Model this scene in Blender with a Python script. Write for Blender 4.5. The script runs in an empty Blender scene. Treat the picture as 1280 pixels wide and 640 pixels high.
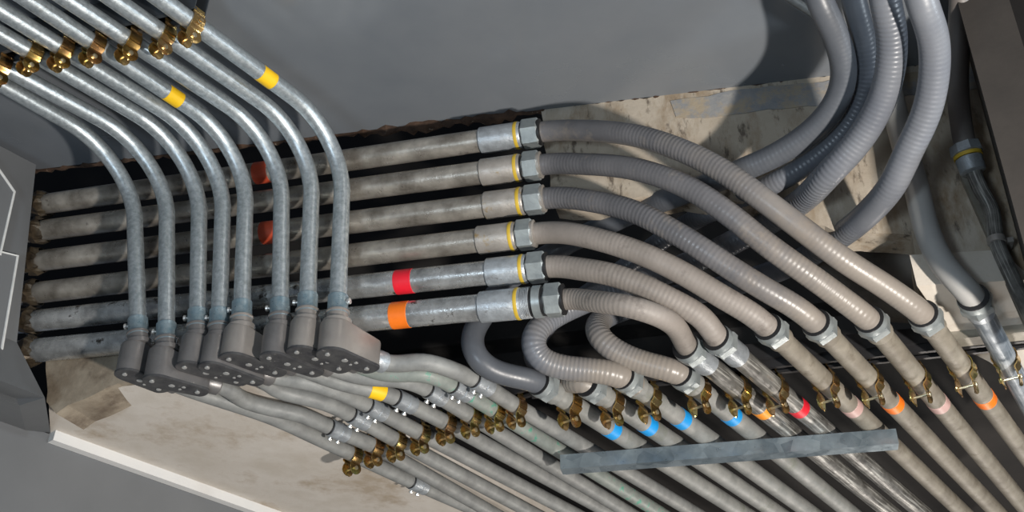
import bpy, math, random
from mathutils import Vector, Matrix
random.seed(11)
scn = bpy.context.scene
C = scn.collection
R = math.radians

# ------------------------------------------------------------------ camera, world, light, exposure
CAM_Z = 1.6
O = Vector((0, 0, CAM_Z))
FPX = 1300.0
PITCH = R(30.3)
cd = bpy.data.cameras.new('camera'); cam = bpy.data.objects.new('camera', cd); C.objects.link(cam)
cam.location = O; cam.rotation_euler = (R(90) + PITCH, 0, 0)
cd.sensor_width = 36; cd.lens = 36 * FPX / 1280; cd.clip_end = 60
scn.camera = cam
FWD = Vector((0, math.cos(PITCH), math.sin(PITCH)))
UP = Vector((0, -math.sin(PITCH), math.cos(PITCH)))
RT = Vector((1, 0, 0))

w = bpy.data.worlds.new('world'); scn.world = w; w.use_nodes = True
w.node_tree.nodes['Background'].inputs[0].default_value = (0.62, 0.76, 1.0, 1)
w.node_tree.nodes['Background'].inputs[1].default_value = 0.11

def area(name, loc, target, size, power, col, sy=None):
    l = bpy.data.lights.new(name, 'AREA'); l.energy = power; l.color = col; l.size = size
    if sy: l.shape = 'RECTANGLE'; l.size_y = sy
    o = bpy.data.objects.new(name, l); C.objects.link(o); o.location = loc
    o.rotation_euler = (Vector(target) - Vector(loc)).to_track_quat('-Z', 'Y').to_euler()
    return o
area('work_lamp', (1.5, -0.15, 0.7), (0.55, 2.3, 2.9), 0.13, 150, (1.0, 0.94, 0.87))
area('far_lamp', (2.3, 4.3, 0.9), (0.9, 2.6, 2.7), 0.30, 30, (1.0, 0.92, 0.84))
area('cool_fill', (-1.3, -0.8, 1.3), (-0.5, 2.2, 3.0), 0.6, 30, (0.72, 0.87, 1.0))  # added cool fill from the left, no lamp known there
area('side_lamp', (2.6, 0.7, 2.3), (0.2, 2.0, 3.3), 0.22, 22, (0.82, 0.92, 1.0))

scn.view_settings.view_transform = 'Standard'
scn.view_settings.look = 'None'
scn.view_settings.gamma = 1.0
scn.view_settings.use_curve_mapping = False
scn.view_settings.exposure = 0.0

# ------------------------------------------------------------------ pixels of a 1280x640 frame to points on the real planes of the place
def ray(x, y): return FWD + RT * ((x - 640) / FPX) + UP * ((320 - y) / FPX)
def at(x, y, d): return O + ray(x, y) * d
def depth(p): return (p - O).dot(FWD)
def project(p):
    v = p - O; d = v.dot(FWD)
    return (640 + FPX * v.dot(RT) / d, 320 - FPX * v.dot(UP) / d)
def hplane(n, p): return (n.normalized(), p)
def on(pl, x, y, off=0.0):
    """the point of plane pl, moved off metres towards the room, seen at x, y"""
    n, p = pl; r = ray(x, y)
    return O + r * ((p + n * off - O).dot(n) / r.dot(n))
D2 = -ray(-5100, 1080).normalized()                 # along the back face, to the right
D1 = ray(1560, 1080).normalized()                   # away from the camera, along the racks
nf = Vector((D2.y, -D2.x, 0)).normalized()
if nf.y > 0: nf = -nf
FACE = hplane(nf, at(340, 300, 2.8))
ca, cb = on(FACE, 45, 212), on(FACE, 1212, 74)
nc = (cb - ca).cross(D1).normalized()
if nc.z > 0: nc = -nc
CEIL = (nc, ca)
sa = on(FACE, 270, 466)
ns = D2.cross(ray(1780, 1230)).normalized()
if ns.z > 0: ns = -ns
SOFF = (ns, sa)
S1 = ray(1780, 1230).normalized()

# ------------------------------------------------------------------ mesh helpers
def link(name, verts, faces, mat, parent=None, smooth=True, uvs=None, loc=None):
    me = bpy.data.meshes.new(name)
    if parent is not None: base = parent.matrix_world.translation if parent.get('_b') is None else Vector(parent['_b'])
    else: base = loc if loc is not None else Vector(verts[0])
    me.from_pydata([tuple(Vector(v) - base) for v in verts], [], faces)
    if uvs:
        ul = me.uv_layers.new(name='UVMap')
        k = 0
        for f in uvs:
            for uv in f: ul.data[k].uv = uv; k += 1
    me.materials.append(mat)
    if smooth:
        me.polygons.foreach_set('use_smooth', [True] * len(me.polygons))
        me.set_sharp_from_angle(angle=R(38))
    me.update()
    o = bpy.data.objects.new(name, me); C.objects.link(o)
    if parent is not None: o.parent = parent; o['_b'] = tuple(base); 
    else: o.location = base; o['_b'] = tuple(base)
    return o
def empty(name, loc, label=None, cat=None, group=None):
    o = bpy.data.objects.new(name, None); C.objects.link(o); o.location = loc; o['_b'] = tuple(loc)
    o.empty_display_size = .05
    tag(o, label, cat, group); return o
def tag(o, label=None, cat=None, group=None, kind=None):
    if label: o['label'] = label
    if cat: o['category'] = cat
    if group: o['group'] = group
    if kind: o['kind'] = kind
    return o
class MB:
    def __init__(s): s.v = []; s.f = []; s.u = []
    def add(s, v, f, u=None):
        b = len(s.v); s.v += v; s.f += [tuple(i + b for i in q) for q in f]
        s.u += u if u else [[(0, 0)] * len(q) for q in f]
        return s
    def box(s, o, ax, ay, az, x0, x1, y0, y1, z0, z1):
        v = [o + ax * x + ay * y + az * z for z in (z0, z1) for y in (y0, y1) for x in (x0, x1)]
        return s.add(v, [(0, 2, 3, 1), (4, 5, 7, 6), (0, 1, 5, 4), (2, 6, 7, 3), (0, 4, 6, 2), (1, 3, 7, 5)])
    def lathe(s, o, ax, prof, seg=20, phase=0.0):
        """prof: (along, radius)"""
        ax = ax.normalized(); u = ax.orthogonal().normalized(); w_ = ax.cross(u)
        v, f = [], []
        for (t, r) in prof:
            for k in range(seg):
                a = 2 * math.pi * k / seg + phase
                v.append(o + ax * t + (u * math.cos(a) + w_ * math.sin(a)) * r)
        for i in range(len(prof) - 1):
            for k in range(seg):
                k2 = (k + 1) % seg
                f.append((i * seg + k, i * seg + k2, (i + 1) * seg + k2, (i + 1) * seg + k))
        f.append(tuple(reversed(range(seg)))); f.append(tuple((len(prof) - 1) * seg + k for k in range(seg)))
        return s.add(v, f)
    def build(s, name, mat, parent=None, smooth=True, loc=None):
        return link(name, s.v, s.f, mat, parent, smooth, s.u, loc)
def catmull(pts, n=14):
    P = [pts[0] * 2 - pts[1]] + list(pts) + [pts[-1] * 2 - pts[-2]]
    out = []
    for i in range(1, len(P) - 2):
        p0, p1, p2, p3 = P[i - 1:i + 3]
        t0 = 0; t1 = t0 + max((p1 - p0).length, 1e-5) ** .5; t2 = t1 + max((p2 - p1).length, 1e-5) ** .5; t3 = t2 + max((p3 - p2).length, 1e-5) ** .5
        for k in range(n):
            t = t1 + (t2 - t1) * k / n
            a1 = p0 * ((t1 - t) / (t1 - t0)) + p1 * ((t - t0) / (t1 - t0))
            a2 = p1 * ((t2 - t) / (t2 - t1)) + p2 * ((t - t1) / (t2 - t1))
            a3 = p2 * ((t3 - t) / (t3 - t2)) + p3 * ((t - t2) / (t3 - t2))
            b1 = a1 * ((t2 - t) / (t2 - t0)) + a2 * ((t - t0) / (t2 - t0))
            b2 = a2 * ((t3 - t) / (t3 - t1)) + a3 * ((t - t1) / (t3 - t1))
            out.append(b1 * ((t2 - t) / (t2 - t1)) + b2 * ((t - t1) / (t2 - t1)))
    out.append(P[-2]); return out
def smooth_path(p, times=6):
    for _ in range(times):
        p = [p[0]] + [p[i - 1] * .25 + p[i] * .5 + p[i + 1] * .25 for i in range(1, len(p) - 1)] + [p[-1]]
    return p
def resample(p, ds=.012):
    L = [0]
    for a, b in zip(p, p[1:]): L.append(L[-1] + (b - a).length)
    n = max(2, int(L[-1] / ds)); out = []; j = 0
    for k in range(n + 1):
        s = L[-1] * k / n
        while j < len(L) - 2 and L[j + 1] < s: j += 1
        t = (s - L[j]) / max(L[j + 1] - L[j], 1e-9)
        out.append(p[j].lerp(p[j + 1], min(max(t, 0), 1)))
    return out
def fillet(pts, rad, n=14):
    out = [pts[0]]
    for i in range(1, len(pts) - 1):
        a, b, c = pts[i - 1], pts[i], pts[i + 1]
        r = rad[i - 1] if isinstance(rad, (list, tuple)) else rad
        r = min(r, (a - b).length * .49 if i > 1 else (a - b).length * .95, (c - b).length * (.49 if i < len(pts) - 2 else .95))
        p0 = b + (a - b).normalized() * r; p3 = b + (c - b).normalized() * r
        k = .56
        p1 = p0.lerp(b, k); p2 = p3.lerp(b, k)
        for j in range(n + 1):
            t = j / n; m = 1 - t
            out.append(p0 * m ** 3 + p1 * 3 * m * m * t + p2 * 3 * m * t * t + p3 * t ** 3)
    out.append(pts[-1]); return out
def arclen(p):
    L = [0]
    for a, b in zip(p, p[1:]): L.append(L[-1] + (b - a).length)
    return L
def locate(p, x, y):
    """arc length of path p nearest to the view point x, y"""
    L = arclen(p); best = (1e9, 0)
    for i, q in enumerate(p):
        u = project(q); d = (u[0] - x) ** 2 + (u[1] - y) ** 2
        if d < best[0]: best = (d, i)
    return L[best[1]]
def point(p, s):
    L = arclen(p)
    if s <= 0: return p[0] + (p[0] - p[1]).normalized() * (-s), (p[1] - p[0]).normalized()
    for i in range(len(p) - 1):
        if L[i + 1] >= s:
            t = (s - L[i]) / max(L[i + 1] - L[i], 1e-9)
            return p[i].lerp(p[i + 1], t), (p[i + 1] - p[i]).normalized()
    return p[-1] + (p[-1] - p[-2]).normalized() * (s - L[-1]), (p[-1] - p[-2]).normalized()
def sub(p, s0, s1):
    L = arclen(p)
    return [point(p, s0)[0]] + [q for q, l in zip(p, L) if s0 + 1e-4 < l < s1 - 1e-4] + [point(p, s1)[0]]
def tube_mb(p, r, seg=20, lip=.0015, mb=None, rfun=None):
    mb = mb or MB()
    L = arclen(p); t0 = (p[1] - p[0]).normalized(); u = t0.orthogonal().normalized()
    # rings, the ends closed with a tiny chamfer
    st = [(0, -1, r - lip)] + [(i, i, r) for i in range(len(p))] + [(len(p) - 1, 1, r - lip)]
    v, f, uv = [], [], []
    pr = t0; frames = []
    for i in range(len(p)):
        t = (p[min(i + 1, len(p) - 1)] - p[max(i - 1, 0)]).normalized()
        q = pr.rotation_difference(t); u = (q @ u); u = (u - t * u.dot(t)).normalized(); pr = t
        frames.append((u, t.cross(u), t))
    rings = []
    for (i, e, rr) in st:
        a, b, t = frames[i]; c = p[i]
        if rfun and abs(e) != 1 or (rfun and 0 < i < len(p) - 1): rr = rfun(L[i])
        if e == -1 and i == 0: c = c - t * lip
        elif e == 1 and i == len(p) - 1 and rr < r: c = c + t * lip
        rings.append(([c + (a * math.cos(2 * math.pi * k / seg) + b * math.sin(2 * math.pi * k / seg)) * rr for k in range(seg)], L[i]))
    for rg, l in rings: v += rg
    for i in range(len(rings) - 1):
        for k in range(seg):
            k2 = (k + 1) % seg
            f.append((i * seg + k, i * seg + k2, (i + 1) * seg + k2, (i + 1) * seg + k))
            uv.append([(rings[i][1], k / seg), (rings[i][1], (k + 1) / seg), (rings[i + 1][1], (k + 1) / seg), (rings[i + 1][1], k / seg)])
    f.append(tuple(reversed(range(seg)))); uv.append([(0, 0)] * seg)
    f.append(tuple((len(rings) - 1) * seg + k for k in range(seg))); uv.append([(L[-1], 0)] * seg)
    return mb.add(v, f, uv)
def tube(name, p, r, mat, parent=None, seg=20, rfun=None):
    return tube_mb(p, r, seg, rfun=rfun).build(name, mat, parent)
def slab(name, pts, ext, mat, parent=None, bevel=False):
    n = len(pts)
    v = list(pts) + [q + ext for q in pts]
    nn = (pts[1] - pts[0]).cross(pts[2] - pts[1])
    f = [tuple(range(n)), tuple(reversed(range(n, 2 * n)))] + [(i, n + i, n + (i + 1) % n, (i + 1) % n) for i in range(n)]
    if nn.dot(ext) > 0: f = [tuple(reversed(q)) for q in f]
    return link(name, v, f, mat, parent, smooth=False)
def structure(o): o['kind'] = 'structure'; return o

# ------------------------------------------------------------------ materials
def mat(name, base, rough=.5, metal=0.0, var=None, vscale=12, bump=0.0, bscale=60, rvar=0.0, stain=None, stain_amt=.5, stain_scale=4, detail=6, rib=0.0, ribp=.0105, spang=False, streak=None, thresh=(.5, .68), dust=None, squash=None):
    m = bpy.data.materials.new(name); m.use_nodes = True
    nt = m.node_tree; N = nt.nodes; K = nt.links
    b = N['Principled BSDF']; b.inputs['Roughness'].default_value = rough; b.inputs['Metallic'].default_value = metal
    b.inputs['Base Color'].default_value = (*base, 1)
    tc = N.new('ShaderNodeTexCoord'); oi = N.new('ShaderNodeObjectInfo')
    ad = N.new('ShaderNodeVectorMath'); ad.operation = 'ADD'
    sc = N.new('ShaderNodeVectorMath'); sc.operation = 'SCALE'; sc.inputs[3].default_value = 9.0
    cmb = N.new('ShaderNodeCombineXYZ')
    for i in range(3): K.new(oi.outputs['Random'], cmb.inputs[i])
    K.new(cmb.outputs[0], sc.inputs[0]); K.new(tc.outputs['Object'], ad.inputs[0]); K.new(sc.outputs[0], ad.inputs[1])
    vec = ad.outputs[0]
    def noise(s, d=detail, r_=.6):
        n = N.new('ShaderNodeTexNoise'); n.inputs['Scale'].default_value = s; n.inputs['Detail'].default_value = d; n.inputs['Roughness'].default_value = r_
        K.new(vec, n.inputs['Vector']); return n
    def ramp(src, a, c):
        r_ = N.new('ShaderNodeMapRange'); r_.inputs[1].default_value = a; r_.inputs[2].default_value = c; K.new(src, r_.inputs[0]); return r_.outputs[0]
    def mix(f, a, c):
        x = N.new('ShaderNodeMix'); x.data_type = 'RGBA'
        if isinstance(f, float): x.inputs[0].default_value = f
        else: K.new(f, x.inputs[0])
        for s, i in ((a, 6), (c, 7)):
            if isinstance(s, tuple): x.inputs[i].default_value = (*s, 1)
            else: K.new(s, x.inputs[i])
        return x.outputs[2]
    col = base
    if var is not None:
        if spang:
            vo = N.new('ShaderNodeTexVoronoi'); vo.inputs['Scale'].default_value = vscale; K.new(vec, vo.inputs['Vector'])
            sp = N.new('ShaderNodeSeparateColor'); K.new(vo.outputs['Color'], sp.inputs[0])
            n2 = noise(vscale * .5, 4)
            mm = N.new('ShaderNodeMath'); mm.operation = 'MULTIPLY_ADD'; mm.inputs[1].default_value = .45; K.new(sp.outputs[0], mm.inputs[0]); K.new(ramp(n2.outputs[0], .3, .95), mm.inputs[2])
            f = mm.outputs[0]
        else: f = ramp(noise(vscale).outputs[0], .32, .68)
        col = mix(f, base, var)
    if streak is not None:
        # scuffs drawn out along the pipe
        mp = N.new('ShaderNodeMapping'); mp.inputs['Scale'].default_value = (5, 16, 1); K.new(tc.outputs['UV'], mp.inputs['Vector'])
        n3 = N.new('ShaderNodeTexNoise'); n3.inputs['Scale'].default_value = 1.6; n3.inputs['Detail'].default_value = 5; K.new(mp.outputs[0], n3.inputs['Vector'])
        col = mix(ramp(n3.outputs[0], .5, .72), col, streak)
    if dust is not None:
        dc, u0, u1 = dust
        sx0 = N.new('ShaderNodeSeparateXYZ'); K.new(tc.outputs['UV'], sx0.inputs[0])
        nz = noise(7).outputs[0]
        ma = N.new('ShaderNodeMath'); ma.operation = 'MULTIPLY_ADD'; ma.inputs[1].default_value = (u1 - u0) * 2.2; K.new(nz, ma.inputs[0]); K.new(sx0.outputs[0], ma.inputs[2])
        col = mix(ramp(ma.outputs[0], u0 + (u1 - u0) * 1.1, u1 + (u1 - u0) * 1.1), col, dc)
    if squash is not None:
        mp2 = N.new('ShaderNodeMapping'); mp2.inputs['Scale'].default_value = squash; K.new(vec, mp2.inputs['Vector'])
        for sc_, lo_, hi_, cc in ((9, .5, .66, (.26, .19, .12)), (30, .56, .66, (.13, .105, .08)), (5, .54, .72, (.60, .55, .48))):
            n4 = N.new('ShaderNodeTexNoise'); n4.inputs['Scale'].default_value = sc_; n4.inputs['Detail'].default_value = 7; n4.inputs['Roughness'].default_value = .7; K.new(mp2.outputs[0], n4.inputs['Vector'])
            col = mix(ramp(n4.outputs[0], lo_, hi_), col, cc)
    if stain is not None:
        col = mix(ramp(noise(stain_scale, 9, .7).outputs[0], *thresh), col, stain)
    if not isinstance(col, tuple): K.new(col, b.inputs['Base Color'])
    if rvar:
        mr = N.new('ShaderNodeMapRange'); mr.inputs[3].default_value = rough - rvar; mr.inputs[4].default_value = min(1, rough + rvar)
        mr.inputs[1].default_value = .3; mr.inputs[2].default_value = .7
        K.new(noise(vscale * 1.7).outputs[0], mr.inputs[0]); K.new(mr.outputs[0], b.inputs['Roughness'])
    h = None
    if bump:
        h = noise(bscale).outputs[0]
        bp = N.new('ShaderNodeBump'); bp.inputs['Strength'].default_value = bump; bp.inputs['Distance'].default_value = .004; K.new(h, bp.inputs['Height'])
        K.new(bp.outputs[0], b.inputs['Normal'])
    if rib:
        sx = N.new('ShaderNodeSeparateXYZ'); K.new(tc.outputs['UV'], sx.inputs[0])
        mu = N.new('ShaderNodeMath'); mu.operation = 'MULTIPLY'; mu.inputs[1].default_value = 2 * math.pi / ribp; K.new(sx.outputs[0], mu.inputs[0])
        si = N.new('ShaderNodeMath'); si.operation = 'SINE'; K.new(mu.outputs[0], si.inputs[0])
        am = N.new('ShaderNodeMath'); am.operation = 'MULTIPLY'; K.new(si.outputs[0], am.inputs[0]); K.new(ramp(noise(2.5, 2).outputs[0], .36, .62), am.inputs[1])
        b2 = N.new('ShaderNodeBump'); b2.inputs['Strength'].default_value = rib; b2.inputs['Distance'].default_value = .0016
        K.new(am.outputs[0], b2.inputs['Height'])
        if bump: K.new(bp.outputs[0], b2.inputs['Normal'])
        K.new(b2.outputs[0], b.inputs['Normal'])
    return m
M = {}
DUST = (.265, .235, .205)
M['zinc'] = mat('galvanised_conduit', (.33, .375, .40), .38, .7, (.58, .63, .65), 90, .15, 240, .07, (.22, .23, .22), .5, 14, thresh=(.62, .74))
M['zinc_blue'] = mat('galvanised_fitting', (.20, .30, .36), .34, .55, (.36, .44, .48), 60, .15, 200, .1)
M['grey_conduit'] = mat('dull_conduit', (.18, .184, .18), .55, .05, (.27, .275, .265), 26, .10, 300, .10, (.17, .17, .16), .5, 9, thresh=(.6, .75))
M['green_conduit'] = mat('stencilled_conduit', (.19, .215, .20), .55, .05, (.28, .30, .275), 26, .10, 300, .10, (.10, .30, .22), .5, 26, thresh=(.56, .62))
M['old_pipe'] = mat('weathered_pipe', (.17, .15, .125), .33, .6, (.56, .52, .46), 13, .15, 160, .10, (.10, .085, .07), .5, 22, thresh=(.62, .72))
M['bright_pipe'] = mat('bright_weathered_pipe', (.26, .265, .265), .28, .7, (.78, .79, .78), 16, .15, 160, .10, (.08, .07, .06), .5, 16, thresh=(.58, .64))
M['sleeve'] = mat('coupling_steel', (.30, .32, .34), .38, .5, (.46, .50, .53), 40, .25, 220, .1, (.16, .15, .14), .5, 25, thresh=(.60, .7))
M['sleeve_brown'] = mat('stained_coupling_steel', (.30, .28, .25), .42, .4, (.42, .39, .36), 30, .22, 200, .1, (.30, .20, .07), .5, 25, thresh=(.58, .7))
M['nut'] = mat('hex_nut_steel', (.27, .30, .31), .42, .5, (.40, .44, .44), 30, .1, 200, .08)
M['hose'] = mat('grey_flexible_hose', (.10, .10, .107), .37, 0, (.155, .152, .158), 9, .10, 130, .1, (.25, .215, .18), .5, 6, rib=.20, thresh=(.56, .72), dust=(DUST, .45, .95))
M['hose_dusty'] = mat('dusty_flexible_hose', (.20, .178, .158), .54, 0, (.29, .258, .232), 8, .12, 130, .08, (.15, .13, .115), .5, 18, rib=.16, thresh=(.56, .72))
M['hose_cool'] = mat('ribbed_flexible_hose', (.135, .145, .168), .36, 0, (.185, .195, .215), 9, .06, 200, .07, (.28, .26, .24), .5, 6, rib=.30, thresh=(.62, .85), dust=(DUST, 1.6, 1.85))
M['hose_dark'] = mat('smooth_dark_hose', (.075, .083, .097), .36, 0, (.105, .113, .127), 9, .05, 200, .07, rib=.07)
M['hose_brown'] = mat('brown_grey_hose', (.14, .125, .115), .45, 0, (.18, .165, .155), 9, .05, 200, .07)
M['hose_pale'] = mat('pale_grey_hose', (.36, .355, .34), .45, 0, (.42, .41, .39), 7, .05, 200, .07)
M['rack_pipe'] = mat('rack_pipe_paint', (.19, .195, .185), .56, .0, (.29, .29, .275), 22, .15, 160, .08, (.19, .20, .17), .5, 16, thresh=(.55, .68))
M['dusty_pipe'] = mat('dusty_rack_pipe', (.17, .15, .12), .6, .0, (.27, .245, .20), 18, .18, 150, .08, (.14, .12, .09), .5, 16, thresh=(.55, .68))
M['dirty_pipe'] = mat('dirty_scuffed_pipe', (.05, .047, .042), .45, .15, (.20, .195, .18), 24, .15, 200, .1, streak=(.5, .49, .45))
M['steel_streak'] = mat('streaky_zinc_pipe', (.12, .145, .17), .5, .25, (.25, .28, .31), 24, .12, 200, .1, streak=(.48, .52, .55))
M['brass'] = mat('yellow_passivated_steel', (.66, .46, .14), .22, .97, (.70, .40, .20), 14, .04, 120, .04, (.50, .50, .16), .5, 18, thresh=(.5, .65))
M['bolt'] = mat('clamp_bolt_steel', (.62, .55, .38), .3, .85)
M['body'] = mat('cast_fitting', (.17, .165, .165), .36, .5, (.23, .22, .215), 20, .08, 300, .06)
M['body_light'] = mat('cast_fitting_dusty', (.27, .25, .235), .38, .45, (.35, .325, .30), 14, .08, 300, .06)
M['cover'] = mat('fitting_cover', (.035, .035, .04), .5, .1, (.08, .08, .08), 30, .1, 200, .1, (.40, .39, .37), .5, 40, thresh=(.62, .72))
M['screw'] = mat('screw_zinc', (.68, .68, .66), .3, .7)
M['strut'] = mat('strut_galvanised', (.12, .16, .19), .34, .6, (.40, .47, .51), 26, .08, 200, .1, spang=True)
M['strut_dark'] = mat('strut_black', (.022, .022, .024), .5, .2)
M['strut_grey'] = mat('strut_dull', (.06, .07, .08), .5, .4)
M['strut_brown'] = mat('strut_old', (.20, .185, .15), .55, .2, (.29, .27, .23), 14, .15, 100, .1)
M['black'] = mat('black_rubber', (.012, .012, .013), .5)
def flat(name, c, r=.5): return mat(name, c, r, 0, tuple(min(1, x * .86) for x in c), 30, .05, 200)
M['yellow'] = flat('yellow_tape', (.95, .58, .01)); M['red'] = flat('red_tape', (.75, .012, .03)); M['brick'] = flat('brick_red_tape', (.55, .075, .03))
M['orange'] = flat('orange_tape', (.95, .20, .01)); M['amber'] = flat('amber_tape', (.95, .32, .01)); M['blue'] = flat('blue_tape', (.01, .33, .80)); M['pink'] = flat('faded_pink_tape', (.55, .36, .33))
M['yring'] = flat('yellow_ring', (.62, .42, .04))
M['ceil'] = mat('painted_ceiling', (.145, .16, .178), .24, .0, (.18, .193, .208), 2.2, .02, 14, .05, (.20, .17, .14), .5, 5, thresh=(.70, .78))
M['wall_grey'] = mat('painted_grey_metal', (.135, .14, .145), .45, .0, (.16, .165, .17), 3, .02, 30, .05)
M['panel_grey'] = mat('painted_cover_box', (.15, .155, .16), .45, 0, (.17, .175, .18), 4, .02, 30)
M['sealant'] = mat('white_sealant', (.72, .72, .70), .6, 0, (.6, .6, .58), 30, .1, 80)
M['plaster'] = mat('cream_plaster', (.36, .305, .235), .85, 0, (.50, .44, .36), 6, .5, 40, 0, squash=(1, 1, .35))
M['plaster_clean'] = mat('cream_plaster_patch', (.58, .52, .44), .85, 0, (.68, .63, .56), 6, .5, 30, 0, (.40, .30, .20), .5, 5, thresh=(.55, .75))
M['soffit'] = mat('smooth_plaster', (.54, .49, .425), .8, 0, (.68, .64, .59), 7, .3, 30, 0, (.42, .35, .27), .5, 3.5, thresh=(.52, .66))
M['rough'] = mat('rough_concrete', (.20, .16, .115), .9, 0, (.36, .31, .24), 12, .6, 40, 0, (.12, .09, .065), .5, 7, thresh=(.52, .68))
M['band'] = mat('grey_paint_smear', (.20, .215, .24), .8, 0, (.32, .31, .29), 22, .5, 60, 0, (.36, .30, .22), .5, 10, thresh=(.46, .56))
M['shelf'] = mat('grimy_grey_paint', (.17, .15, .13), .8, 0, (.26, .24, .21), 6, .2, 40, 0, (.06, .05, .045), .5, 5, thresh=(.5, .7))
M['white'] = mat('white_trim', (.68, .68, .67), .7, 0, (.74, .73, .71), 8, .1, 50)
M['void_shade'] = mat('painted_void_shade', (.022, .019, .017), .9, 0, (.012, .011, .010), 3, .3, 20)  # near-black stands in for shade, the lamps would light the recess otherwise
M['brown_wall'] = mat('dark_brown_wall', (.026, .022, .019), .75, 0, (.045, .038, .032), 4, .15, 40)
M['rust'] = mat('rusty_edge', (.025, .014, .009), .9, 0, (.09, .05, .03), 30, .8, 60, 0, (.42, .36, .28), .5, 28, thresh=(.62, .7))
M['mesh'] = mat('crumpled_brown_foil', (.13, .10, .065), .45, .4, (.035, .026, .018), 30, .4, 60)
M['floor'] = mat('concrete_floor', (.20, .195, .19), .85, 0, (.26, .255, .25), 3, .2, 30)

# ------------------------------------------------------------------ the room
cr, cl = cb, ca
structure(slab('ceiling', [cl + Vector((0, 0, 0)), cr, cr - D1 * 3.4 + D2 * .6, cl - D1 * 3.4], -nc * .12, M['ceil']))
# painted grey metal of the left wall, with the opening the pipes come out of at its right edge
A = on(FACE, 45, 206, .10); B = on(FACE, 21, 428, .10); E = on(SOFF, 63, 541); 
Bt = on(FACE, 58, 497, .0)
Bw = on(FACE, 56, 497, .09)
D = on(SOFF, 372, 652); G = E + (D - E).normalized() * 3.2
LW = -(D1.cross(Vector((0, 0, 1)))).normalized()
if LW.x > 0: LW = -LW
dn = Vector((0, 0, -1.6)); bk = -(D - E).normalized()
def build_left_wall():
    v = [A, B, Bw, E, A + bk * 2.6, B + bk * 2.6, Bw + bk * 2.6, E + bk * 2.6]
    f = [(0, 4, 5, 1), (1, 5, 6, 2), (2, 6, 7, 3)]
    b = len(v); v += [E, G, G + dn, E + dn, E + bk * 2.6, E + bk * 2.6 + dn]
    f += [(b, b + 1, b + 2, b + 3), (b + 4, b, b + 3, b + 5)]
    n = len(v); v += [p + LW * .1 for p in v]
    f2 = [tuple(reversed([i + n for i in q])) for q in f]
    rim = [(0, 1), (1, 2), (2, 3), (b, b + 1)]
    f3 = [(i, j, j + n, i + n) for i, j in rim]
    return link('wall_left', v, f + f2 + f3, M['wall_grey'], smooth=False)
structure(build_left_wall())
# seam along the wall at the height of the soffit
seam = [E + bk * .004, E + bk * 2.4]
structure(tube('trim_seam', [p - LW * .001 for p in seam], .0045, M['black'], seg=8))

# soffit: plaster strip left, the rest is open to a recess painted dark as shade
p_in = on(SOFF, 250, 468); 
q0, q1 = on(SOFF, 330, 470), on(SOFF, 700, 662)
sofR = (q1 - q0).normalized()
structure(slab('soffit_floor_above', [E, on(SOFF, 60, 492), q0, q0 + sofR * 3.0, G], -ns * .10, M['soffit'])).name = 'ceiling_soffit'
# white strip between soffit and wall
gdir = (D - E).normalized(); side = ns.cross(gdir).normalized()
if side.x < 0: side = -side
mb = MB(); mb.box(E, gdir, side, ns, 0.0, 3.1, .0, .03, -.005, .03); structure(mb.build('trim_cornice', M['white'], smooth=False))
# back face: plaster on the right, a broken lump on the left
facepx = [(676, 137), (1212, 73), (1262, 250), (1292, 350), (1150, 356), (1140, 294), (1046, 290), (1000, 272), (960, 256), (900, 246), (850, 240), (800, 246), (740, 252), (690, 250)]
def rough_slab(name, px, plane, mat_, ext, jitter=0):
    pts = []
    for i in range(len(px)):
        a, b = px[i], px[(i + 1) % len(px)]
        n = max(1, int(math.hypot(a[0] - b[0], a[1] - b[1]) / 14)) if jitter else 1
        for k in range(n):
            t = k / n; x = a[0] + (b[0] - a[0]) * t; y = a[1] + (b[1] - a[1]) * t
            if k: x += random.uniform(-jitter, jitter); y += random.uniform(-jitter, jitter)
            pts.append(on(plane, x, y))
    return slab(name, pts, ext, mat_)
structure(rough_slab('wall_back', facepx, FACE, M['plaster'], -nf * .09, 2.0))
structure(rough_slab('wall_back_lump', [(58, 502), (60, 432), (175, 414), (300, 400), (310, 462), (180, 470), (120, 492), (70, 517)], FACE, M['rough'], -nf * .12, 2.5)).name = 'wall_back_lower'
# a grey paint smear band left on the plaster just under the ceiling
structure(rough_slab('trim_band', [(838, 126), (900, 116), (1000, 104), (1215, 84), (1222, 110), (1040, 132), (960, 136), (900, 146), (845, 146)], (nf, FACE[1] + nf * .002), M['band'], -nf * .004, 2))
# right wall
rc0 = on(FACE, 1212, 70); rdir = (on(CEIL, 1185, -60) - rc0).normalized()
rw_t = rc0; rw_b = on(FACE, 1316, 460)
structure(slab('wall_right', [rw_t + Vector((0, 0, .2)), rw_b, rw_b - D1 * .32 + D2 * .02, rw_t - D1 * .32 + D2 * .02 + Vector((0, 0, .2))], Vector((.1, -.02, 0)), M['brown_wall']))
# recess behind and above: back, roof, far wall, their shade put into a near-black colour
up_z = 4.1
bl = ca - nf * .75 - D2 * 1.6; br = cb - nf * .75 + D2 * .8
structure(slab('wall_recess_back', [Vector((bl.x, bl.y, 2.9)), Vector((br.x, br.y, 2.9)), Vector((br.x, br.y, up_z)), Vector((bl.x, bl.y, up_z))], -nf * .05, M['void_shade']))
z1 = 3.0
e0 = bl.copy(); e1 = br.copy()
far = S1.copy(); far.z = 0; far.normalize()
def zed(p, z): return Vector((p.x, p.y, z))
structure(slab('ceiling_recess', [zed(e0, z1), zed(e1 + D2 * .8, z1), zed(e1 + D2 * .8 + far * 4, z1 - .25), zed(e0 + far * 4, z1 - .25)], Vector((0, 0, .05)), M['void_shade']))
# floor far below
structure(slab('floor', [Vector((-4, -3, 0)), Vector((5, -3, 0)), Vector((5, 8, 0)), Vector((-4, 8, 0))], Vector((0, 0, -.05)), M['floor']))

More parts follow.
